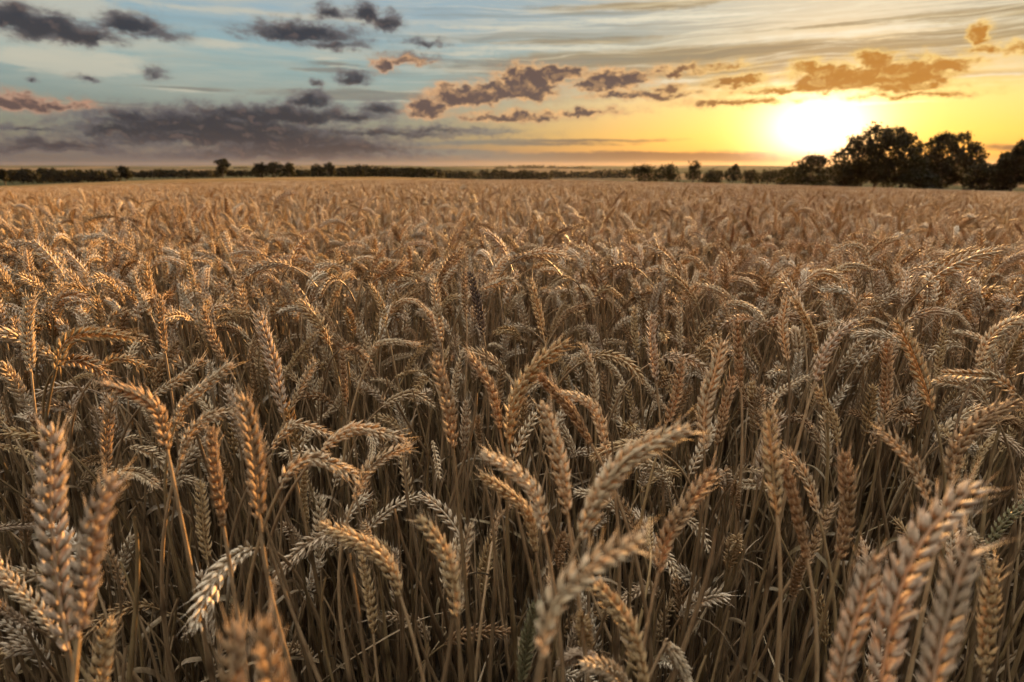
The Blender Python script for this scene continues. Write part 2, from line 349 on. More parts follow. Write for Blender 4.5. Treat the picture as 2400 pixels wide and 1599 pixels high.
def ear_geo(g, C, length, rr, roll, lod=0, fat=1.0, mi=0):
    """rows of husks along the ear's curve C; lod 0 is the fullest"""
    tmpl = (H_HI, H_MID, H_LO)[lod]
    ns = int(round((24, 19, 11)[lod] * min(1.2, max(.75, length / .09))))
    idx = np.linspace(0.0, .955, ns)
    T, N, S = frames(C, roll); n = len(C); q = idx * (n - 1)
    ip = lambda A: np.stack([np.interp(q, np.arange(n), A[:, k]) for k in range(3)], 1)
    Pc, T, N = ip(C), norm(ip(T)), ip(N); N = norm(N - T * (N * T).sum(1, keepdims=True)); S = np.cross(T, N)
    side = np.where(np.arange(ns) % 2 == 0, 1.0, -1.0)
    sc = np.interp(idx, [0, .12, .4, .75, 1], [.62, .9, 1.05, .93, .62]) * fat * (length / .09) ** .5
    mm = .001 * sc
    # (side push, normal push, side slant, normal slant, length, half-width)
    kinds = [(2.3, 0, .58, 0, 11.2, 1.75), (1.6, 1.6, .46, .24, 11.8, 1.85), (1.6, -1.6, .46, -.24, 11.8, 1.85),
             (1.7, 2.3, .42, .44, 9.0, 1.45), (1.7, -2.3, .42, -.44, 9.0, 1.45)]
    if lod == 2: kinds = [(1.8, 0, .40, 0, 15, 3.0), (1.2, 2.2, .3, .3, 15, 3.0), (1.2, -2.2, .3, -.3, 15, 3.0)]
    if lod == 1: kinds = [(2.2, 0, .60, 0, 12, 1.9), (1.3, 2.2, .48, .46, 12, 2.1), (1.3, -2.2, .48, -.46, 12, 2.1)]
    tv, tf, tz = tmpl; nv = len(tv)
    X = tv[:, 0]; Y = tv[:, 1]; Z = tv[:, 2]
    tone0 = rr.random()
    for (sp, npu, ss, nsl, L, W) in kinds:
        base = Pc + (S * side[:, None] * sp + N * npu) * mm[:, None]
        j = rr.normal(0, .11, (ns, 3))
        D = norm(T + S * side[:, None] * ss + N * nsl + j)
        Xa = norm(np.cross(D, S * side[:, None] + N * (npu * .3) + T * .01)); Ya = np.cross(D, Xa)
        Ln = L * mm * rr.uniform(.88, 1.14, ns); Wn = W * mm * rr.uniform(.9, 1.12, ns)
        V = base[:, None] + Xa[:, None] * (X[None, :, None] * Wn[:, None, None]) - Ya[:, None] * (Y[None, :, None] * Wn[:, None, None]) + D[:, None] * (Z[None, :, None] * Ln[:, None, None])
        F = (tf[None] + (np.arange(ns) * nv)[:, None, None]).reshape(-1, 4)
        tn = np.clip(tone0 * .5 + .25 + rr.normal(0, .22, ns), 0, 1)
        g.add(V.reshape(-1, 3), F, np.repeat(tn, nv), np.tile(tz, ns), mi)
        if lod < 2 and npu != 0 or sp == 2.4:                        # bristle at the husk's tip
            tip = base + D * Ln[:, None] * .97
            al = np.where(rr.random(ns) < .40 + .5 * (idx > .7), rr.uniform(3, 13, ns) * np.interp(idx, [0, .6, 1], [.4, .8, 1.7]), 1.6) * .001
            E = tip + norm(D + rr.normal(0, .16, (ns, 3)) + T * .2) * al[:, None]
            r0 = .00022 if lod == 0 else .0003
            V = np.stack([tip + Xa * r0, tip - Xa * r0, tip + Ya * r0 * 1.5, E], 1).reshape(-1, 3)
            f0 = np.array([(0, 1, 3, 3), (1, 2, 3, 3), (2, 0, 3, 3)])
            F = (f0[None] + (np.arange(ns) * 4)[:, None, None]).reshape(-1, 4)
            g.add(V, F, np.repeat(tn, 4), 1.0, mi)
    # tip husks
    for k in range(3):
        D = norm(T[-1] + N[-1] * (k - 1) * .28 + rr.normal(0, .05, 3)); Xa = norm(np.cross(D, S[-1])); Ya = np.cross(D, Xa)
        Wn, Ln = 1.7 * mm[-1], 12 * mm[-1]
        g.add(Pc[-1] + np.outer(X * Wn, Xa) + np.outer(Y * Wn, Ya) + np.outer(Z * Ln, D), tf, tone0, tz, mi)
    if lod < 2: tube(g, C[::3], .0011 * fat, 5, .3, mi)

def stem_curve(root, B, t0, n=26, hook=.12):
    root, B, t0 = map(np.asarray, (root, B, t0)); h = B[2]
    P1 = root + np.array([0, 0, h * .55]); P2 = B - t0 * hook
    t = np.linspace(0, 1, n)[:, None]
    return (1 - t) ** 3 * root + 3 * (1 - t) ** 2 * t * P1 + 3 * (1 - t) * t * t * P2 + t ** 3 * B
def stem_geo(g, C, rr, r0=.0025, sides=7, mi=0):
    n = len(C); s = np.linspace(0, 1, n)
    rad = r0 * np.interp(s, [0, .55, .62, .9, 1], [1.15, 1.1, .9, .62, .55]).copy()
    tone = np.full(n, np.clip(.5 + rr.normal(0, .25), 0, 1)); tone = np.where(s > .62, np.minimum(tone + .15, 1), tone)
    for nd in (rr.uniform(.22, .34), rr.uniform(.52, .66)):
        k = int(nd * (n - 1)); rad[k] *= 1.45; tone[k] = 0.0
    tube(g, C, rad, sides, tone, mi)
def leaf_geo(g, C, start, rr, L, W, mi=0, droop=1.0, n=14):
    """a dry, curling ribbon leaf with a mid-fold leaving the stem"""
    k = int(start * (len(C) - 1)); p = C[k].copy(); up = norm(C[min(k + 1, len(C) - 1)] - C[k])
    a = rr.uniform(0, 2 * math.pi); hd = np.array([math.cos(a), math.sin(a), 0])
    P = [p]; ang = rr.uniform(.2, .7); step = L / (n - 1); tw = rr.uniform(-2.5, 2.5)
    for i in range(n - 1):
        ang += droop * rr.uniform(.05, .32); d = hd * math.sin(min(ang, 3.0)) + up * math.cos(min(ang, 3.0))
        a2 = rr.normal(0, .10); hd = np.array([hd[0] * math.cos(a2) - hd[1] * math.sin(a2), hd[0] * math.sin(a2) + hd[1] * math.cos(a2), 0])
        p = p + d * step; P.append(p)
    P = np.array(P); P[:, 2] = np.maximum(P[:, 2], .01); T, N, S = frames(P, rr.uniform(0, 6))
    s = np.linspace(0, 1, n); wd = W * np.interp(s, [0, .15, .6, 1], [.55, 1, .8, .04]) * .5; al = tw * s
    A = N * np.cos(al)[:, None] + S * np.sin(al)[:, None]; Bn = np.cross(T, A); cup = rr.uniform(.2, .7)
    V = np.stack([P + A * wd[:, None] + Bn * (wd * cup)[:, None], P, P - A * wd[:, None] + Bn * (wd * cup)[:, None]], 1).reshape(-1, 3)
    F = []
    for i in range(n - 1):
        for c in (0, 1): F.append((i * 3 + c, i * 3 + c + 1, i * 3 + c + 4, i * 3 + c + 3))
    g.add(V, F, np.clip(rr.normal(.6, .25), 0, 1), .5, mi)

# ---------------------------------------------------------------- terrain
def smooth(x, a, b):
    t = np.clip((x - a) / (b - a), 0, 1); return t * t * (3 - 2 * t)
def ground_z(x, y):
    x = np.asarray(x, float); y = np.asarray(y, float); r = np.hypot(x, y); az = np.degrees(np.arctan2(x, y))
    sl = np.interp(az, [-60, -42, -15, 2, 20, 42, 60], [.024, .0235, .019, .0180, .0225, .0285, .029])
    front = smooth(np.where(np.abs(az) < 90, r, 0), 0.5, 4)
    near = -sl * r * front
    hump = np.interp(az, [-60, -45, -39, -30, -22, -12, -6, 0, 6, 12, 20, 60], [.027, .026, .0235, .0185, .0168, .0170, .0200, .0235, .0250, .027, .030, .034])
    crest = 1 - .0 - hump * 150
    z = near * (1 - smooth(r, 48, 80)) + smooth(r, 48, 80) * (1 - (hump + .014 * (1 - smooth(r, 80, 150))) * r)
    far_base = crest - 3.0
    z = z * (1 - smooth(r, 165, 240)) + far_base * smooth(r, 165, 240)
    z = z + smooth(r, 240, 420) * (-7.0 - far_base)
    hills = -8 + 9.2 * smooth(r, 500, 3200) + 3.0 * np.sin(az * .21 + r * .0016) * smooth(r, 900, 2500) + 1.8 * np.sin(az * .55 + 1.3 + r * .003) * smooth(r, 700, 2000)
    z = np.where(r > 420, -7.0 * (1 - smooth(r, 420, 700)) + hills * smooth(r, 420, 700), z)
    return z
def polar_sheet(name, r0, r1, nr, na, mat, az0=-180, az1=180, log=True):
    rs = np.geomspace(max(r0, .05), r1, nr) if log else np.linspace(r0, r1, nr)
    azs = np.radians(np.linspace(az0, az1, na)); rg, ag = np.meshgrid(rs, azs, indexing='ij')
    x = rg * np.sin(ag); y = rg * np.cos(ag); z = ground_z(x, y)
    i, j = np.meshgrid(np.arange(nr - 1), np.arange(na - 1), indexing='ij')
    F = np.stack([i * na + j, (i + 1) * na + j, (i + 1) * na + j + 1, i * na + j + 1], -1).reshape(-1, 4)[:, ::-1]
    g = Geo(); g.add(np.stack([x, y, z], -1).reshape(-1, 3), F); o = link(name, g.mesh(name, mat)); o['kind'] = 'structure'; return o
m, b = new_mat('dark_soil'); tc = b.n.new('ShaderNodeTexCoord').outputs['Object']
nz = b.noise(tc, 9, 6, .6)
M_SOIL = finish(m, b, b.ramp(nz, [(.3, (.02, .014, .009, 1)), (.7, (.06, .042, .026, 1))]), .95, 0, (nz, .8, .02), 0.0)
m, b = new_mat('far_wheat'); tc = b.n.new('ShaderNodeTexCoord').outputs['Object']
n1 = b.noise(b.vm('MULTIPLY', tc, (.012, .10, .1)), 1, 5, .6); n2 = b.noise(tc, 2.2, 4, .65)
c = b.ramp(n1, [(.3, (.12, .075, .035, 1)), (.55, (.19, .12, .055, 1)), (.75, (.15, .095, .042, 1))])
M_FAR = finish(m, b, b.mix(b.smooth(n2, .35, .7, 0, .5), c, (.24, .15, .06, 1)), .95, 0, (n2, 1.0, .25), 0.0)
m, b = new_mat('patchwork_farmland'); tc = b.n.new('ShaderNodeTexCoord').outputs['Object']
vo = b.n.new('ShaderNodeTexVoronoi'); b.put(vo.inputs['Vector'], b.vm('MULTIPLY', tc, (1, .45, 1))); vo.inputs['Scale'].default_value = .0045
hue = b.sep(vo.outputs['Color'])[0]
c = b.ramp(hue, [(.0, (.035, .034, .018, 1)), (.3, (.14, .09, .05, 1)), (.45, (.05, .045, .025, 1)), (.65, (.10, .07, .042, 1)), (.85, (.04, .035, .02, 1)), (1, (.15, .10, .06, 1))], 'CONSTANT')
M_LAND = finish(m, b, b.mix(b.smooth(b.noise(tc, .05, 5, .6), .4, .7, 0, .5), c, (.05, .06, .03, 1)), .95, 0, None, 0.0)
polar_sheet('ground', .05, 62, 90, 181, M_SOIL)
polar_sheet('far_field', 62, 190, 70, 301, M_FAR, -75, 75)
polar_sheet('ground_behind', 62, 190, 12, 60, M_SOIL, 75, 285)
polar_sheet('distant_land', 190, 4500, 130, 361, M_LAND)

# ---------------------------------------------------------------- traced ears: foot of the ear first, tip last, photo pixels via six enlarged crops
CR = dict(A=(0, 550), B=(800, 550), C=(1600, 550), D=(0, 1066), E=(800, 1066), F=(1600, 1066))
TRACE = """
A p 215,945 190,640 215,420
A b 205,1110 185,1000 190,940
A b 1140,820 1105,600 1100,420
A p 1040,560 960,400 920,260
A g 385,930 440,760 560,690 740,690 910,710
A b 480,690 430,560 395,460
A p 450,500 560,540 690,670
A p 740,700 780,570 860,530 950,580
A p 1515,400 1440,320 1300,340
A b 1560,890 1490,760 1420,600 1400,510
A p 1720,720 1600,630 1460,620
A l 1950,1230 1900,950 1840,740 1780,540
A b 1690,930 1750,770 1790,650
A b 1820,630 1900,550 1990,490
A b 2350,790 2280,620 2200,500
A g 2260,600 2290,460 2340,340
A p 2000,1200 2100,1000 2170,870
A g 1980,940 2080,800 2170,690
A b 1150,1480 1090,1230 950,1110 720,1040
A p 1210,1300 1260,1180 1380,1070 1590,900
A g 400,1160 440,1060 560,980 640,970
A g 660,970 760,870 880,860 1010,910
A p 510,900 590,870 690,890
A b 920,870 960,790 1050,780
A g 1180,870 1300,800 1420,730
A g 980,1070 1060,960 1130,880
A p 1040,1120 1180,1040 1310,950 1390,860
A p 1210,980 1180,880 1160,800
A l 1300,690 1310,600 1290,540
A b 730,1630 735,1400 750,1250 775,1140
A l 345,1350 220,1230 130,1080
A b 150,1440 60,1280 10,1130
A g -80,1440 130,1490 290,1550
A p 830,1420 940,1400 1050,1450
A p 970,1470 1090,1490 1190,1600
A p 1240,1560 1310,1380 1440,1260 1630,1210
A b 1540,2010 1490,1700 1450,1340
A b 1790,1960 1760,1600 1720,1350 1670,1120
A b 1860,1700 1830,1500 1770,1330
A p 1870,1480 1960,1370 2060,1310 2270,1380
A p 2170,1300 2280,1220 2353,1100
A p 2220,1490 2340,1390 2500,1340 2790,1415
A p 440,1190 500,1250 540,1340
A p 500,370 450,240 410,130
A b 240,330 300,240 380,180
A b 590,340 600,200 620,120
A p 720,330 680,220 640,140
A g 870,260 800,180 750,130
A b 1195,570 1190,420 1215,340
A b 1250,340 1235,230 1210,150
A g 1340,400 1310,260 1290,120
A g 1510,310 1470,200 1380,170
A g 1610,240 1560,130 1520,40
A b 1850,240 1790,130 1700,80
A p 2000,220 2110,270 2220,340
A p 580,480 560,420 540,400
A g 1080,640 1010,480 960,420
A p 1560,560 1520,520 1440,500
A p 2190,640 2120,580 2020,600
A p 1200,620 1250,580 1320,620
A p 1930,800 2000,710 2110,700
A p 60,930 100,860 200,830
A b 300,650 360,660 420,690
A p 860,530 930,540 990,620
A g 120,600 60,480 20,330
A b 90,700 40,620 20,500
A p -60,1000 60,990 150,1020
A p 2200,900 2280,880 2380,900
B p 690,740 660,520 635,310
B d 980,690 940,480 890,260
B g 1390,690 1350,500 1300,310
B b 860,560 850,400 850,240
B g 310,640 270,480 190,340
B p 10,490 60,420 190,400
B p 140,600 150,530 210,460
B p 330,560 380,480 500,460 600,540
B p 345,475 430,440 515,450
B p 695,530 780,510 870,520
B p 700,450 760,435 825,440
B p 950,380 1060,340 1150,310 1230,360
B b 1270,295 1230,220 1155,210
B p 1340,290 1400,240 1500,255 1545,310
B p 1110,740 1200,660 1335,655
B p 1080,780 1190,700 1270,735
B p 980,780 1060,760 1165,830
B p 800,610 795,680 805,745
B l 1160,720 1140,650 1110,590
B b 1480,650 1560,540 1705,475
B p 1510,700 1620,650 1755,640
B p 1970,610 1900,490 1835,430
B g 2040,830 2020,650 2020,505
B l 2170,1010 2140,750 2140,560
B p 2345,800 2330,650 2330,500
B p 1715,790 1830,740 1965,750
B p 205,835 250,760 350,740 535,760
B p 270,900 370,850 485,825
B g 430,980 500,850 600,765
B p 600,765 660,830 690,900
B b -10,790 90,780 180,870 235,970
B b 60,850 150,920 255,1000
B b 770,1470 740,1200 690,1000 650,850
B p 770,1180 790,980 830,830
B b 1090,1340 1040,1080 960,940 885,835
B p 1200,1040 1110,950 980,905
B p 1150,1190 1090,1080 1030,990
B b 860,880 885,750 900,635
B g 1155,1440 1180,1200 1270,1000 1400,850 1550,740
B p 440,1100 300,1010 205,1000
B g 370,990 460,950 555,945
B p 650,1050 590,990 520,955
B p 280,1190 380,1130 500,1100 640,1180
B g 1575,1070 1540,930 1500,830
B p 1750,1200 1740,1000 1690,820 1670,760
B p 1830,1500 1760,1230 1650,1130 1530,1090
B b 1720,1440 1600,1240 1500,1120 1370,970
B p 1560,1930 1520,1650 1440,1330 1390,1170
B b 1870,1240 1820,1080 1800,950
B p 2260,1250 2150,1100 2080,1000
B p 1960,1070 1880,930 1780,850
B g 2050,1330 2010,1200 1970,1050
B g 1860,700 1800,620 1735,565
B p 1640,2098 1800,1760 1990,1530 2380,1330
B b 2240,1310 2310,1100 2350,860
B p 210,1400 215,1480 190,1600
B p 630,1420 650,1500 680,1680
B p 90,1830 180,1630 300,1530 475,1460
B b 965,1470 950,1380 945,1250
B p 640,560 620,520 560,470
B b 760,300 700,280 650,320
B p 740,310 770,370 790,420
B p 200,230 280,180 400,190
B b 200,250 330,260 420,190
B g 1730,300 1790,200 1880,130
B b 2220,600 2200,430 2200,290
B p 2000,130 1980,220 2000,330
B p 2080,330 2150,290 2240,240
B g 1740,430 1830,370 1960,470
B p 1690,110 1660,60 1640,180
B p 2100,480 2060,440 1990,520
B p 1400,540 1440,430 1540,400
B b 2190,560 2130,510 2040,540
B b 30,1180 20,1000 10,820
B p 870,1280 900,1310 950,1360
B p 1560,860 1620,830 1700,850
B p 1340,860 1345,790 1330,740
B b 430,620 500,680 510,740
B p 360,720 400,660 490,670
B b 1880,700 1800,600 1730,590
B p 80,1050 60,1000 40,930
C p 150,1480 150,1200 220,950 270,740
C b 240,1450 290,1200 350,990
C g 210,800 190,700 175,600
C b 400,1050 380,780 370,600
C p 720,870 690,640 720,430
C p 420,725 500,610 605,515
C g 930,820 880,650 775,455
C b 860,810 830,660 810,560
C p 970,800 1030,650 1005,480
C l 915,1010 980,820 1080,680 1190,600
C b 1110,625 1200,530 1315,440
C g 1075,770 1085,850 1090,935
C p 1240,880 1180,800 1130,745
C p 1110,650 1200,600 1300,590 1395,625
C p 1280,560 1380,550 1490,620
C g 1720,1210 1640,960 1550,740 1465,590
C b 1390,1240 1410,960 1420,750
C g 1750,1000 1780,800 1810,640
C b 1640,720 1700,590 1795,450
C b 1830,640 1920,720 1905,885
C p 1755,575 1870,540 1985,650
C p 2300,1100 2150,990 2000,970 1805,960
C p 2115,1200 2030,1090 1900,1030 1735,1005
C p 2030,905 2110,730 2220,630 2370,575
C g 2175,970 2180,820 2225,690
C p 2165,640 2100,590 2035,570
C g 1070,1455 1040,1280 960,1140 925,1055
C p 600,1205 640,1120 760,1030 860,975
C g 650,1930 620,1600 600,1350 590,1215
C p 1700,1850 1600,1600 1480,1450 1360,1340
C b 1290,1480 1370,1300 1500,1110
C g 1560,1345 1590,1200 1610,1080
C b 1840,1690 1900,1450 2080,1270 2300,1155
C g 1980,1720 2050,1520 2160,1380
C g 2180,1500 2290,1330 2370,1210
C b 1925,1330 1960,1190
C p 330,640 280,480 215,390
C p 540,425 430,410 325,445
C p 20,530 60,400 105,315
C p 180,285 100,180 -10,150
C b 610,370 500,290 370,270
C p 320,235 275,130 220,210
C p 1290,255 1250,110 1150,70 1035,115
C p 1040,295 1120,220 1230,220 1300,250
C p 850,315 950,260 1060,290 1120,355
C b 700,295 780,250 870,270
C p 975,450 1040,380 1140,400 1180,480
C p 1565,545 1520,430 1425,370
C p 1550,430 1640,415 1770,440
C p 1560,625 1630,500 1740,450
C p 1790,390 1840,310 1890,250
C p 1900,190 1980,220 2065,305
C p 2060,300 2150,280 2245,315
C b 2150,530 2130,450 2040,380 1960,370
C l 860,520 880,440 905,370
C p 500,575 430,540 360,500
C p 25,590 100,600 165,655
C b 60,545 130,520 225,565
C b 30,735 90,700 145,745
C b 2353,800 2280,850 2220,980
C g 2230,560 2220,450 2190,360
C p 1520,760 1560,660 1640,580
C p 740,960 760,860 780,760
C g 520,900 470,810 440,740
C b 600,1020 540,880 480,760
C p 450,1180 460,1080 500,980
C p 1390,740 1340,660 1310,620
D l 470,1340 400,900 355,400 355,-198
D l 540,1250 600,750 680,380 780,165
D b 870,930 780,750 720,600 680,490
D p 400,1250 250,1050 100,900 -20,750
D l 250,1200 100,1120 -60,1000
D l -120,540 60,500 230,490
D g 640,1990 690,1500 750,1165
D b 1450,2480 1560,1800 1620,1190
D b 1960,2520 1900,1800 1810,1160
D p 900,-60 1040,-10 1150,90 1250,210
D p 830,120 960,130 1080,205
D g 1430,725 1400,500 1380,190
D g 2120,470 2090,300 2100,110
D p 1930,235 2010,100 2180,30 2460,150
D b 170,650 190,450 220,250
E g 405,970 340,800 210,650 -132,479
E g 220,1225 200,1000 140,700
E p 215,640 185,550 155,470
E g 790,1110 750,800 680,620 535,435
E p 815,1100 830,750 885,485
E g 1340,665 1290,420 1150,270 970,145
E p 1400,545 1340,280 1200,120 980,-10
E b 1040,600 1080,430 1170,350
E b 2055,600 1980,400 1850,240
E p 1375,1400 1450,1050 1650,830 1850,690 2070,600
E g 2095,1620 1980,1200 1830,980 1710,880
E g 1690,1420 1680,1250 1660,1100
E p 2020,1680 1850,1480 1670,1440
E l 1770,1400 1640,1370 1500,1450
E p 2240,1290 2330,1440 2400,1640
E b 1500,770 1510,650 1540,550
E b 1450,930 1430,840 1440,760
E b 2185,810 2250,560 2400,330 2570,120
E g 2135,660 2125,560 2130,430
E v 1240,1560 1290,1250 1350,1020
F b 855,710 800,450 740,200 700,50
F p 935,420 880,230 800,80 700,-30
F p 350,180 430,100 580,125
F b 375,370 360,280 370,190
F b 1080,710 1130,450 1130,200 1105,0
F b 850,770 930,560 1030,340
F b 755,990 790,820 850,700
F l 1040,1780 1130,1350 1250,950 1320,690
F l 1340,1720 1480,1000 1680,550 2030,200
F l 1680,1820 1780,1300 1900,850 1990,600
F g 2075,1510 2110,1100 2150,750
F p 2095,780 2040,620 1980,520
F v 2085,690 2200,480 2370,320
F b 2330,420 2340,260 2380,60
""".strip().splitlines()

# skyline landmarks used to say where an ear stands
MARKS = [(0, 110, 'by the left border'), (110, 330, 'under the left wood'), (330, 470, 'left of the lone tree'), (470, 570, 'below the lone tree'),
         (570, 710, 'below the three trees'), (710, 860, 'below the tree pair'), (860, 1010, "below the hedge's end"), (1010, 1180, 'left of the middle'),
         (1180, 1320, 'right of the middle'), (1320, 1440, 'below the distant hedgerow'), (1440, 1580, 'below the two bushes'), (1580, 1720, 'below the knobbly tree'),
         (1720, 1840, 'left of the sun'), (1840, 1950, 'below the sun'), (1950, 2110, 'below the big oak'), (2110, 2250, 'below the second oak'), (2250, 2500, 'by the right border')]
ROWS = [(0, 620, 'far back'), (620, 720, 'in back rows'), (720, 830, 'behind middle rows'), (830, 960, 'in middle rows'), (960, 1090, 'before the middle'),
        (1090, 1230, 'in second row'), (1230, 1400, 'in front row'), (1400, 3000, 'at bottom edge')]
TONEW = dict(p='pale', g='golden', b='brown', d='almost black', v='green', l='pinkish')
stalks = []                         # (object, label stem, u, v)
def describe(pix, tone):
    u0, v0 = pix[0]; u1, v1 = pix[-1]; um = float(np.mean([p[0] for p in pix])); vm_ = float(np.mean([p[1] for p in pix]))
    L = sum(math.dist(pix[i], pix[i + 1]) for i in range(len(pix) - 1)); ch = math.dist(pix[0], pix[-1])
    side = 'right' if u1 > u0 else 'left'; up = (v0 - v1) / max(L, 1)
    top = min(p[1] for p in pix)
    if v1 > v0 + .45 * L: sh = 'hanging'
    elif top < min(v0, v1) - .12 * L and ch < .96 * L: sh = 'hooked-' + side
    elif ch < .95 * L: sh = side + '-arching'
    elif up > .93: sh = 'upright'
    elif up > .55: sh = side + '-leaning'
    else: sh = 'level ' + side + '-pointing'
    m_ = next(t for a, b_, t in MARKS if um / K < b_); r_ = next(t for a, b_, t in ROWS if vm_ / K < b_)
    return f'{TONEW[tone]} {sh} wheat ear {r_} {m_}', um, vm_

def thing(name, label, cat, loc=(0, 0, 0), group=None):
    o = bpy.data.objects.new(name, None); COL.objects.link(o); o.location = loc; o.empty_display_size = .05
    o['label'] = label; o['category'] = cat
    if group: o['group'] = group
    return o
GROUP = 'wheat stalks standing in the near part of the field'
hero_xy = []
for ln_ in TRACE:
    p = ln_.split(); ox, oy = CR[p[0]]; tone = p[1]
    pix = [(float(a) / 2.9413 + ox, float(b_) / 2.9413 + oy) for a, b_ in (s.split(',') for s in p[2:])]
    rr = np.random.default_rng(abs(hash(tuple(int(q) for q in pix[0]))) % 99991)
    ell = sum(math.dist(pix[i], pix[i + 1]) for i in range(len(pix) - 1))
    Lr = rr.uniform(.080, .096)
    D = Lr * FPX / ell
    topv = min(pix, key=lambda q: q[1]); rd = ray(*topv)
    if rd[2] < -.02:
        D = min(max(D, (1.0 - .83) / -rd[2]), (1.0 - .60) / -rd[2])
    Lp = ell * D / FPX
    dep = 0.0
    if Lp < .078: dep = math.sqrt(.082 ** 2 - Lp ** 2) * (1 if rr.random() < .5 else -1) * .8
    s = np.concatenate([[0], np.cumsum([math.dist(pix[i], pix[i + 1]) for i in range(len(pix) - 1)])]) / ell
    P3 = np.array([EYE + ray(*q) * (D + dep * si) for q, si in zip(pix, s)])
    if len(P3) == 2: P3 = np.vstack([P3[0], P3.mean(0) + [.002, 0, 0], P3[1]])
    C, L = catmull(P3, 34)
    B = C[0]; t0 = norm(C[2] - C[0])
    t0s = norm(t0 + np.array([0, 0, max(0, .7 - t0[2]) * .9]))
    off = -t0s[:2] * .10 + rr.normal(0, .025, 2)
    rx, ry = B[0] + off[0], max(B[1] + off[1], .10)
    gz = float(ground_z(rx, ry)); root = np.array([rx, ry, gz])
    lab, um, vm_ = describe(pix, tone)
    o = thing('wheat_stalk', lab, 'wheat stalk', root, GROUP)
    S = stem_curve(root, B, t0s, 30, .14 if t0[2] > .2 else .07)
    g = Geo(); ear_geo(g, C - root, L, rr, rr.uniform(0, 3.1), 0, np.clip(L / .09, .8, 1.0) * .95); link('ear', g.mesh('ear', M_EAR[tone]), o)
    g = Geo(); stem_geo(g, S - root, rr); link('stem', g.mesh('stem', M_STEM), o)
    for k in range(1):
        g = Geo(); leaf_geo(g, S - root, rr.uniform(.3, .68), rr, rr.uniform(.08, .18), rr.uniform(.004, .008), droop=1.6); link('leaf', g.mesh('leaf', M_LEAF), o)
    stalks.append((o, um, vm_)); hero_xy.append((rx, ry))
N_HERO = len(stalks)

# ---------------------------------------------------------------- stalk variants for the rest of the field
def variant(rr, lod, height, kind):
    """returns separate arrays: ear curve, stem curve"""
    Le = rr.uniform(.074, .102)
    bend = {'up': rr.uniform(.05, .4), 'lean': rr.uniform(.5, 1.1), 'arch': rr.uniform(1.3, 2.1), 'hook': rr.uniform(2.1, 2.8)}[kind]
    th0 = {'up': rr.uniform(0, .18), 'lean': rr.uniform(.15, .5), 'arch': rr.uniform(.3, .8), 'hook': rr.uniform(.7, 1.3)}[kind]
    n = 34; th = np.linspace(th0, th0 + (bend - th0) * 1.0 if bend > th0 else th0 + .1, n)
    d = np.stack([np.sin(th), np.zeros(n), np.cos(th)], 1) * Le / (n - 1)
    E = np.concatenate([[[0, 0, 0]], np.cumsum(d, 0)])[:n]
    E = E + np.array([.07 if kind in ('arch', 'hook') else .03, 0, height - E[:, 2].max()])
    t0 = norm(E[1] - E[0])
    S = stem_curve(np.zeros(3), E[0], t0, 26 if lod < 2 else 8, .14)
    return E, S, Le
KINDS = ['up'] * 12 + ['lean'] * 12 + ['arch'] * 11 + ['hook'] * 5
src = bpy.data.collections.new('wheat_sources')          # not linked to the scene: only feeds the scattered field
parts = []
vi = 0
for i, kd in enumerate(KINDS):
    rr = np.random.default_rng(700 + i); H = rr.uniform(.72, .79)
    E, S, Le = variant(rr, 0, H, kd); roll = rr.uniform(0, 3)
    ge, gs, gl = Geo(), Geo(), Geo()
    ear_geo(ge, E, Le, np.random.default_rng(i), roll, 0); stem_geo(gs, S, rr)
    leaf_geo(gl, S, rr.uniform(.35, .68), rr, rr.uniform(.08, .18), rr.uniform(.004, .007), droop=1.5)
    parts.append((kd, ge.mesh('ear', M_EARMIX), gs.mesh('stem', M_STEM), gl.mesh('leaf', M_LEAF)))
    g = Geo(); ear_geo(g, E, Le, np.random.default_rng(i), roll, 1, 1.12, mi=0); stem_geo(g, S[::2] if len(S) % 2 else S, rr, sides=5, mi=1)
    for k in range(rr.integers(0, 3)): leaf_geo(g, S, rr.uniform(.15, .55), rr, rr.uniform(.10, .22), rr.uniform(.003, .007), 2, droop=1.5, n=9)
    o = bpy.data.objects.new(f'v{vi:03d}', g.mesh('stalk', [M_EARMIX, M_STEM, M_LEAF])); src.objects.link(o); vi += 1
NV = vi
SV0 = vi                                                  # bare straws with leaves: the dim understorey
for i in range(16):
    rr = np.random.default_rng(900 + i); g = Geo(); h = rr.uniform(.42, .66)
    top = np.array([rr.normal(0, .05), rr.normal(0, .05), h]); S = stem_curve(np.zeros(3), top, norm(np.array([rr.normal(0, .2), rr.normal(0, .2), 1])), 18, .12)
    stem_geo(g, S, rr, rr.uniform(.0018, .0030), sides=6, mi=1)
    for k in range(rr.integers(0, 2)): leaf_geo(g, S, rr.uniform(.1, .8), rr, rr.uniform(.08, .24), rr.uniform(.003, .009), 2, droop=rr.uniform(.4, 2.4), n=12)
    o = bpy.data.objects.new(f'v{vi:03d}', g.mesh('straw', [M_EARMIX, M_STEM, M_LEAF])); src.objects.link(o); vi += 1
NS = vi - SV0
TV0 = vi                                                  # square metres of distant wheat
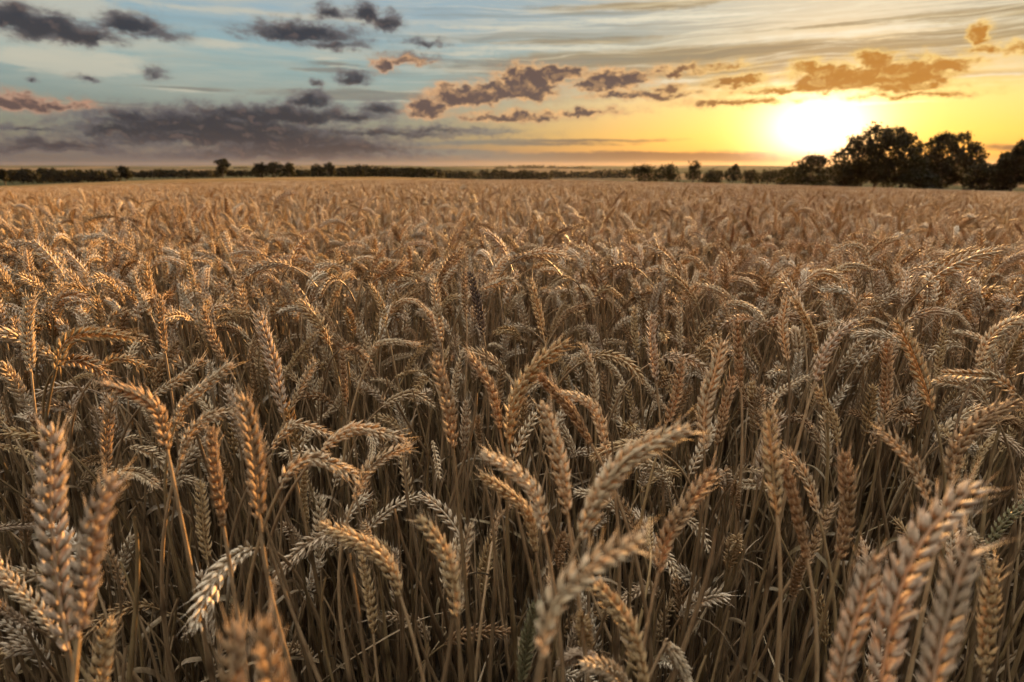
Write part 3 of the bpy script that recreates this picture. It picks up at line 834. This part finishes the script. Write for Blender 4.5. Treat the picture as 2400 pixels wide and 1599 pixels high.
for i in range(5):
    rr = np.random.default_rng(1200 + i); g = Geo()
    for k in range(190):
        kd = KINDS[rr.integers(0, len(KINDS) - 10)]; E, S, Le = variant(rr, 2, rr.uniform(.66, .80), kd); a = rr.uniform(0, 6.28)
        ca, sa = math.cos(a), math.sin(a); Rm = np.array([[ca, -sa, 0], [sa, ca, 0], [0, 0, 1]]); off = np.array([rr.uniform(-.5, .5), rr.uniform(-.5, .5), 0])
        ear_geo(g, E @ Rm.T + off, Le, rr, rr.uniform(0, 3), 2, 1.15, 0)
        tube(g, (S @ Rm.T + off)[3:], .002, 3, rr.random(), 1)
    o = bpy.data.objects.new(f'v{vi:03d}', g.mesh('wheat_patch', [M_EARMIX, M_STEM, M_LEAF])); src.objects.link(o); vi += 1
NT = vi - TV0

pts, rots, scls, idxs = [], [], [], []
def scatter(x, y, s, i, tilt=.10, sink=0.0):
    n = len(x)
    pts.append(np.stack([x, y, ground_z(x, y) - sink], 1)); rots.append(np.stack([rng.normal(0, tilt, n), rng.normal(0, tilt, n), rng.uniform(0, 6.283, n)], 1))
    scls.append(s); idxs.append(i)
def wedge(n, r0, r1, half=48):
    r = np.sqrt(rng.uniform(r0 ** 2, r1 ** 2, n)); a = np.radians(rng.uniform(-half, half, n)); return r * np.sin(a), r * np.cos(a)
# understorey straws around and under the traced ears
x = rng.uniform(-2.0, 2.0, 6400); y = rng.uniform(.05, 2.0, 6400)
ok = (np.abs(x) < .45 + y * 1.05) & (np.hypot((x - .43) / .09, (y - .68) / .15) > 1)
x, y = x[ok], y[ok]; scatter(x, y, rng.uniform(.75, 1.08, len(x)), SV0 + rng.integers(0, NS, len(x)), .085)
# low eared stalks among them
A_ = math.radians(96) / 2
def count(r0, r1, dens): return int(A_ * (r1 * r1 - r0 * r0) * dens)
x, y = wedge(count(.62, 1.35, 310), .62, 1.35); r = np.hypot(x, y)
gap = (np.hypot((x - .43) / .11, (y - .68) / .18) > 1)     # an opening in the crop
x, y, r = x[gap], y[gap], r[gap]
scatter(x, y, rng.normal(.95, .06, len(x)), rng.integers(0, NV, len(x)), .10, np.interp(r, [.6, .75, .95, 1.4], [.32, .19, .09, .02]) + rng.normal(0, .025, len(x)))   # short tillers
# slanting broken straws
x = rng.uniform(-1.3, 1.3, 170); y = rng.uniform(.25, 1.6, 170); ok = np.abs(x) < .4 + y; x, y = x[ok], y[ok]
scatter(x, y, rng.uniform(.8, 1.15, len(x)), SV0 + rng.integers(0, NS, len(x)), .55)
# the nearest free-standing ones become objects of their own
cand_x, cand_y = wedge(count(1.25, 2.6, 290), 1.25, 2.6)
order = np.argsort(np.hypot(cand_x, cand_y)); own = []
for k in order:
    p = (cand_x[k], cand_y[k], .7)
    u, v, dpt = project(p)
    if 15 < u < 2385 and len(own) < 300 - N_HERO: own.append(k)
own = set(own); rest = np.array([k for k in range(len(cand_x)) if k not in own])
for k in sorted(own):
    i = int(rng.integers(0, NV)); kd, me, ms, ml = parts[i]; xx, yy = cand_x[k], cand_y[k]; az_ = rng.uniform(0, 6.283); s = rng.normal(1.0, .035)
    base = (xx, yy, float(ground_z(xx, yy)))
    E, S, Le = variant(np.random.default_rng(700 + i), 0, .75, kd)
    o = thing('wheat_stalk', '', 'wheat stalk', base, GROUP); o.rotation_euler = (rng.normal(0, .06), rng.normal(0, .06), az_); o.scale = (s, s, s)
    for nm, mesh in (('ear', me), ('stem', ms), ('leaf', ml)): link(nm, mesh, o)
    mt = np.array([[math.cos(az_), -math.sin(az_)], [math.sin(az_), math.cos(az_)]])
    pp = []
    for q in (0, 16, 33):
        e = E[q] * s; xy = mt @ e[:2]; pp.append(project((xx + xy[0], yy + xy[1], base[2] + e[2]))[:2])
    lab, um, vm_ = describe(pp, 'p'); o['label'] = lab.replace('pale ', 'straw-coloured ').replace('wheat ear', 'ear')
    stalks.append((o, um, vm_))
x, y = cand_x[rest], cand_y[rest]; scatter(x, y, rng.normal(1.0, .045, len(x)), rng.integers(0, NV, len(x)))
def bands(r0, r1, dens):
    x, y = wedge(count(r0, r1, dens), r0, r1)
    low = rng.normal(1.0, .072, len(x)) + .03 * np.sin(x * 1.7 + y * .6) * np.sin(y * 1.1 + 1)
    scatter(x, y, low, np.where(rng.random(len(x)) < .55, rng.integers(0, 24, len(x)), rng.integers(0, NV, len(x))))
bands(2.6, 6, 250); bands(6, 15, 220)
gx, gy = np.meshgrid(np.arange(-46, 47, .95), np.arange(8, 60, .95)); gx = gx.ravel() + rng.uniform(-.1, .1, gx.size); gy = gy.ravel() + rng.uniform(-.1, .1, gy.size)
r = np.hypot(gx, gy); ok = (r > 14.5) & (r < 58) & (np.abs(np.degrees(np.arctan2(gx, gy))) < 48); gx, gy = gx[ok], gy[ok]
n = len(gx); pts.append(np.stack([gx, gy, ground_z(gx, gy)], 1)); rots.append(np.stack([np.zeros(n), np.zeros(n), rng.integers(0, 4, n) * math.pi / 2], 1))
scls.append(rng.uniform(.96, 1.05, n)); idxs.append(TV0 + rng.integers(0, NT, n))

P = np.concatenate(pts); me = bpy.data.meshes.new('wheat_field'); me.vertices.add(len(P)); me.vertices.foreach_set('co', P.ravel().astype(np.float32))
a = me.attributes.new('rot', 'FLOAT_VECTOR', 'POINT'); a.data.foreach_set('vector', np.concatenate(rots).ravel().astype(np.float32))
a = me.attributes.new('scl', 'FLOAT', 'POINT'); a.data.foreach_set('value', np.concatenate(scls).astype(np.float32))
a = me.attributes.new('vid', 'INT', 'POINT'); a.data.foreach_set('value', np.concatenate(idxs).astype(np.int32))
me.update()
field = link('wheat_field', me); field['kind'] = 'stuff'; field['label'] = 'ripe wheat crop filling the field to its far edge'; field['category'] = 'wheat'
gt = bpy.data.node_groups.new('scatter_wheat', 'GeometryNodeTree')
gt.interface.new_socket('Geometry', in_out='INPUT', socket_type='NodeSocketGeometry'); gt.interface.new_socket('Geometry', in_out='OUTPUT', socket_type='NodeSocketGeometry')
gi, go = gt.nodes.new('NodeGroupInput'), gt.nodes.new('NodeGroupOutput')
ci = gt.nodes.new('GeometryNodeCollectionInfo'); ci.inputs['Collection'].default_value = src; ci.inputs['Separate Children'].default_value = True; ci.inputs['Reset Children'].default_value = True
ip_ = gt.nodes.new('GeometryNodeInstanceOnPoints'); ip_.inputs['Pick Instance'].default_value = True
def named(nm, tp):
    n_ = gt.nodes.new('GeometryNodeInputNamedAttribute'); n_.data_type = tp; n_.inputs['Name'].default_value = nm; return n_.outputs['Attribute']
e2r = gt.nodes.new('FunctionNodeEulerToRotation')
L_ = gt.links.new
L_(gi.outputs[0], ip_.inputs['Points']); L_(ci.outputs[0], ip_.inputs['Instance']); L_(named('vid', 'INT'), ip_.inputs['Instance Index'])
L_(named('rot', 'FLOAT_VECTOR'), e2r.inputs[0]); L_(e2r.outputs[0], ip_.inputs['Rotation']); L_(named('scl', 'FLOAT'), ip_.inputs['Scale']); L_(ip_.outputs[0], go.inputs[0])
md = field.modifiers.new('scatter', 'NODES'); md.node_group = gt

# make every stalk's label its own: those that read alike are told apart by their order
from collections import defaultdict
by = defaultdict(list)
for o, u, v in stalks: by[o['label']].append((o, u, v))
ORD = ['', 'second ', 'third ', 'fourth ', 'fifth ', 'sixth ', 'seventh ', 'eighth ', 'ninth ', 'tenth ', 'eleventh ', 'twelfth ']
NUM = ['', '', 'two', 'three', 'four', 'five', 'six', 'seven', 'eight', 'nine', 'ten', 'eleven', 'twelve']
for lab, L in by.items():
    if len(L) == 1: continue
    L.sort(key=lambda q: q[1])
    for k, (o, u, v) in enumerate(L):
        w_ = 'leftmost' if k == 0 else ('rightmost' if k == len(L) - 1 else ORD[min(k, 11)] + 'from left')
        o['label'] = lab + f', {w_} of {NUM[min(len(L), 12)]}'

# ---------------------------------------------------------------- trees
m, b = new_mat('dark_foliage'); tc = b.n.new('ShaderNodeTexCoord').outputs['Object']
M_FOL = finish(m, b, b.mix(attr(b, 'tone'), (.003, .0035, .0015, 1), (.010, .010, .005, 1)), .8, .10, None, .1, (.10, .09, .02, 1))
m, b = new_mat('bark'); tc = b.n.new('ShaderNodeTexCoord').outputs['Object']; nz = b.noise(b.vm('MULTIPLY', tc, (6, 6, 1)), 3, 4, .6)
M_BARK = finish(m, b, b.ramp(nz, [(.3, (.04, .03, .02, 1)), (.7, (.11, .085, .06, 1))]), .9, 0, (nz, .6, .05))

def tree(name, label, cat, x, top, base, wpx, dist, lobes, seed, nleaf=700, group=None, leaf=None, gap=0.0, trunk=.30):
    """x, top, base and width in overview pixels fix the direction and real size at the distance dist (metres)"""
    rr = np.random.default_rng(seed)
    az_, e_top = ae(x, top); _, e_b = ae(x, base)
    X, Y = dist * math.sin(R(az_)), dist * math.cos(R(az_))
    ztop = 1 + dist * math.tan(R(e_top)); zb = 1 + dist * math.tan(R(e_b)); gz = float(ground_z(X, Y)); zb = min(zb, gz + 1) if gz < zb else zb
    gz = min(gz, zb)
    az2, _ = ae(x + wpx / 2, top); az1, _ = ae(x - wpx / 2, top); Wd = dist * R(az2 - az1)
    ztop -= .03 * (ztop - gz); Ht = ztop - gz; o = thing(name, label, cat, (X, Y, gz), group)
    o.rotation_euler = (0, 0, -R(az_))
    vis = ztop - (1 + dist * math.tan(R(e_b)))
    g = Geo(); gb = Geo(); zl = Ht - vis
    cs = []
    if lobes is None:
        k = 6 + int(rr.integers(0, 4)); lobes = [(rr.uniform(-.32, .32), rr.uniform(.30, .74), rr.uniform(.18, .30)) for _ in range(k)] + [(0, .72, .28), (-.25, .35, .25), (.25, .35, .25), (-.3, .02, .27), (0, .0, .3), (.3, .02, .27)]
    for (lx, lz, lr) in lobes:
        cs.append((lx * Wd, rr.uniform(-.22, .22) * Wd, zl + lz * vis, lr * Wd * 1.12, lr * Wd * 1.12, lr * min(Wd, vis * 1.3) * .96))
    tot = sum(c_[3] * c_[4] for c_ in cs); lf = leaf or max(.10 * Wd / 3, dist * .0022)
    V = []
    for (cx, cy, cz, ra, rb, rc) in cs:
        n_ = int(nleaf * ra * rb / tot)
        dd = norm(rr.normal(0, 1, (n_, 3))); rad = rr.uniform(.25 if gap == 0 else .5, 1.0, n_) ** .45
        # sub-clumps give an uneven outline
        kc = norm(rr.normal(0, 1, (9, 3))) * rr.uniform(.55, .95, (9, 1)); pick = rr.integers(0, 9, n_)
        q = np.where(rr.random(n_)[:, None] < .62, kc[pick] + rr.normal(0, .20, (n_, 3)), dd * rad[:, None])
        V.append(np.array([cx, cy, cz]) + q * np.array([ra, rb, rc]))
    V = np.concatenate(V); V = V[V[:, 2] > .05 * Ht * 0 + .1]
    if gap > 0:                                              # openings right through the crown
        hx = rr.uniform(-.44, .44, 46) * Wd; hz_ = zl + rr.uniform(.42, .86, 46) * vis; hr = rr.uniform(.004, .017, 46) * Wd * gap
        keep = np.ones(len(V), bool)
        for a_, c_, r_ in zip(hx, hz_, hr): keep &= np.hypot((V[:, 0] - a_) / 1.2, V[:, 2] - c_) > r_
        V = V[keep]
    n_ = len(V); A1 = norm(rr.normal(0, 1, (n_, 3))); A2 = norm(np.cross(A1, norm(rr.normal(0, 1, (n_, 3))))); sz = lf * rr.uniform(.6, 1.4, (n_, 1))
    Q = np.stack([V - A1 * sz, V - A2 * sz * .55, V + A1 * sz, V + A2 * sz * .55], 1).reshape(-1, 3)
    g.add(Q, np.arange(n_ * 4).reshape(-1, 4), np.repeat(rr.random(n_), 4))
    # trunk and limbs
    tr = max(.028 * Ht, .10); fork = zl + trunk * vis * .55
    tube(gb, catmull([(0, 0, -.3), (rr.normal(0, .02) * Wd, 0, fork * .6), (rr.normal(0, .03) * Wd, 0, fork)], 8)[0], np.linspace(tr * 1.25, tr * .8, 8), 8, .5)
    for (cx, cy, cz, ra, rb, rc) in cs:
        pth = catmull([(0, 0, fork * .8), (cx * .45, cy * .45, fork + (cz - fork) * .55), (cx, cy, cz + rc * .3)], 7)[0]
        tube(gb, pth, np.linspace(tr * .5, tr * .1, 7), 5, .5)
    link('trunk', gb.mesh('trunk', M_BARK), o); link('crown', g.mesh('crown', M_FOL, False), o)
    return o

OAK = [(-.05, .80, .20), (-.22, .70, .17), (.14, .84, .17), (.28, .72, .17), (-.36, .46, .16), (-.42, .28, .13), (-.30, .22, .15), (-.12, .50, .18), (.10, .55, .2), (.36, .46, .16),
       (.0, .28, .2), (.22, .26, .2), (.40, .22, .14), (-.20, .12, .14), (.12, .1, .16)]
OAK2 = [(-.12, .84, .18), (.14, .84, .18), (-.32, .68, .17), (.34, .62, .17), (.0, .64, .2), (-.34, .40, .18), (.42, .40, .14), (.18, .42, .2), (-.1, .38, .2), (.36, .2, .16), (-.3, .16, .18), (0, .15, .2)]
tree('oak_tree', 'largest oak with broad spreading crown, dark against the bright sky right of the sun', 'tree', 2030, 293, 424, 200, 116, OAK, 3, 15000, 'oaks at the right end of the field', .24, 1.0)
tree('oak_tree', 'second oak with two-humped see-through crown, right of the largest oak', 'tree', 2185, 308, 426, 165, 122, OAK2, 4, 12000, 'oaks at the right end of the field', .24, 1.15)
tree('round_tree', 'low round tree with sunlight breaking through its top, left of the oaks', 'tree', 1868, 352, 420, 120, 128, [(0, .68, .24), (-.2, .52, .22), (.2, .58, .22), (-.34, .28, .18), (.34, .32, .17), (0, .3, .26), (.1, .78, .18), (-.4, .05, .2), (.4, .05, .2), (0, 0, .25)], 5, 6000, None, .22, .9)
tree('oak_tree', 'tall tree cut off by the right border, dark against the sky', 'tree', 2352, 318, 430, 130, 105, [(.05, .84, .17), (.2, .66, .2), (-.15, .58, .2), (-.3, .34, .2), (.3, .36, .22), (0, .3, .25), (-.1, .1, .2)], 6, 8000, 'oaks at the right end of the field', .24, .9)
low = 'bushes and small trees along the field edge under the sunset'
for (x, t_, b_, w_, d_, lab, sd_) in [
    (2268, 372, 427, 80, 110, 'low dark bush filling the gap between the second oak and the right border tree', 21),
    (2120, 385, 426, 90, 112, 'low undergrowth bush between the trunks of the two oaks', 22),
    (1945, 392, 424, 50, 114, 'low bush under the left limbs of the largest oak', 23),
    (1485, 375, 414, 62, 140, 'left one of the two dense dark round bushes standing together', 24),
    (1534, 374, 415, 56, 138, 'right one of the two dense dark round bushes standing together', 25),
    (1640, 387, 415, 46, 150, 'small bush between the flat-topped tree and the knobbly tree', 27),
    (1768, 388, 414, 54, 165, 'hazy orange-lit bush just left of the round tree', 29),
    (1728, 390, 414, 40, 170, 'thin low bush right of the knobbly tree', 30),
    (1808, 386, 416, 40, 160, 'small bush touching the left side of the round tree', 31)]:
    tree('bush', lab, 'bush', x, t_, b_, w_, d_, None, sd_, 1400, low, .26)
tree('small_tree', 'small flat-topped tree right of the two dense bushes', 'tree', 1596, 371, 414, 42, 145, [(0, .86, .28), (.22, .82, .18), (-.1, .6, .2), (.1, .35, .32), (-.25, .25, .25), (.25, .2, .25)], 26, 1100, low, .24)
tree('small_tree', 'knobbly small tree with a narrow raised head', 'tree', 1688, 377, 415, 42, 148, [(.05, .84, .2), (-.15, .6, .22), (.15, .55, .2), (-.2, .25, .28), (.2, .25, .28)], 28, 1100, low, .24)

sky_g = 'trees on the left skyline'
for (x, t_, b_, w_, lb, lab, sd_) in [
    (508, 365, 400, 34, [(.1, .80, .3), (-.3, .82, .16), (.3, .62, .2), (-.1, .5, .22), (0, .25, .3), (-.28, .35, .16)], 'lone skyline tree with an open crown, tallest on the left half', 41),
    (284, 382, 404, 30, None, 'small dark tree standing out of the left wood', 42),
    (595, 374, 400, 34, None, 'leftmost of the three round trees on the skyline', 43),
    (629, 369, 400, 40, None, 'middle and largest of the three round trees on the skyline', 44),
    (662, 373, 400, 30, None, 'rightmost of the three round trees on the skyline', 45),
    (727, 376, 400, 26, None, 'left one of the pair of small skyline trees', 46),
    (753, 373, 400, 30, None, 'right one of the pair of small skyline trees', 47),
    (3, 385, 410, 22, None, 'dark tree half cut off by the left border', 48)]:
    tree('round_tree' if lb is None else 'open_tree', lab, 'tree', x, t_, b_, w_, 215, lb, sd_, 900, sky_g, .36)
def hedge(xs, tops, base, dist, wpx, name, lab, cat, group, seed, n=420, leaf=None):
    rr = np.random.default_rng(seed); k = 0
    for i, x in enumerate(xs):
        t_ = np.interp(x, [q[0] for q in tops], [q[1] for q in tops]) + rr.uniform(-2.2, 1.8)
        tree(name, lab(i, len(xs)), cat, x + rr.uniform(-3, 3), t_, base, wpx * rr.uniform(.85, 1.25), dist * rr.uniform(.98, 1.04), None, seed * 100 + i, n, group, leaf)
def nth(what, where):
    def f(i, n):
        if i == 0: return f'leftmost {what} {where}'
        if i == n - 1: return f'rightmost {what} {where}'
        o_ = ['', 'second', 'third', 'fourth', 'fifth', 'sixth', 'seventh', 'eighth', 'ninth', 'tenth', 'eleventh', 'twelfth', 'thirteenth', 'fourteenth', 'fifteenth', 'sixteenth', 'seventeenth'][i]
        return f'{o_} {what} from the left {where}'
    return f
hedge(np.arange(22, 275, 23), [(0, 389), (100, 387), (150, 391), (270, 391)], 412, 330, 34, 'tree', nth('dark green tree', 'in the far left wood'), 'tree', 'trees of the far left wood', 51)
hedge(np.arange(300, 495, 24), [(300, 394), (400, 390), (490, 393)], 404, 380, 34, 'tree', nth('low hedge tree', 'between the wood and the lone skyline tree'), 'tree', 'hedge trees left of the lone tree', 52)
hedge(np.arange(532, 585, 22), [(530, 393), (585, 392)], 402, 230, 30, 'bush', nth('low bush', 'between the lone tree and the three round trees'), 'bush', 'low bushes of the left skyline', 53, 300)
hedge(np.arange(685, 715, 20), [(680, 391), (720, 392)], 402, 230, 28, 'bush', nth('low bush', 'between the three round trees and the pair'), 'bush', 'low bushes of the left skyline', 54, 300)
hedge(np.arange(780, 1010, 20), [(780, 383), (830, 380), (900, 383), (1010, 388)], 404, 225, 32, 'bush', nth('bush', 'in the long hedge left of the middle'), 'bush', 'bushes of the long hedge', 55, 450)
hedge(np.arange(1024, 1100, 19), [(1020, 390), (1100, 394)], 408, 300, 30, 'bush', nth('bush', 'tapering off the end of the long hedge'), 'bush', 'bushes past the long hedge', 56, 300)
hedge(np.arange(1116, 1250, 22), [(1110, 387), (1150, 391), (1250, 395)], 410, 290, 34, 'tree', nth('dark tree', 'in the clump at the middle of the horizon'), 'tree', 'trees in the middle clump', 57, 420)
hedge(np.arange(1274, 1450, 21), [(1270, 391), (1340, 392), (1450, 390)], 410, 420, 32, 'tree', nth('hedge tree', 'in the distant hedgerow left of the two dark bushes'), 'tree', 'trees of the distant hedgerow', 58, 300)
hedge(np.arange(1150, 1360, 24), [(1150, 384), (1220, 381), (1350, 385)], 388, 1500, 30, 'tree', nth('tiny hazy tree', 'on the farthest ridge in the middle'), 'tree', 'trees on the farthest ridge', 59, 120)
hedge(np.arange(560, 1100, 60), [(560, 385), (1100, 385)], 389, 1900, 50, 'tree', nth('tiny blue-grey tree', 'on the far ridge behind the left skyline'), 'tree', 'trees on the left far ridge', 60, 120)

# ---------------------------------------------------------------- air: an even, thin haze round the whole place
hb = Geo(); X0, X1, Z0, Z1 = -4600, 4600, -30, 25
hb.add([(X0, X0, Z0), (X1, X0, Z0), (X1, X1, Z0), (X0, X1, Z0), (X0, X0, Z1), (X1, X0, Z1), (X1, X1, Z1), (X0, X1, Z1)],
       [(0, 3, 2, 1), (4, 5, 6, 7), (0, 1, 5, 4), (1, 2, 6, 5), (2, 3, 7, 6), (3, 0, 4, 7)])
mh = bpy.data.materials.new('thin_haze'); mh.use_nodes = True; mh.node_tree.nodes.clear()
pv = mh.node_tree.nodes.new('ShaderNodeVolumePrincipled'); pv.inputs['Density'].default_value = 0.000018; pv.inputs['Color'].default_value = (.92, .90, .90, 1); pv.inputs['Anisotropy'].default_value = .5
mo = mh.node_tree.nodes.new('ShaderNodeOutputMaterial'); mh.node_tree.links.new(pv.outputs[0], mo.inputs['Volume'])
ho = link('haze', hb.mesh('haze', mh, False)); ho['kind'] = 'stuff'
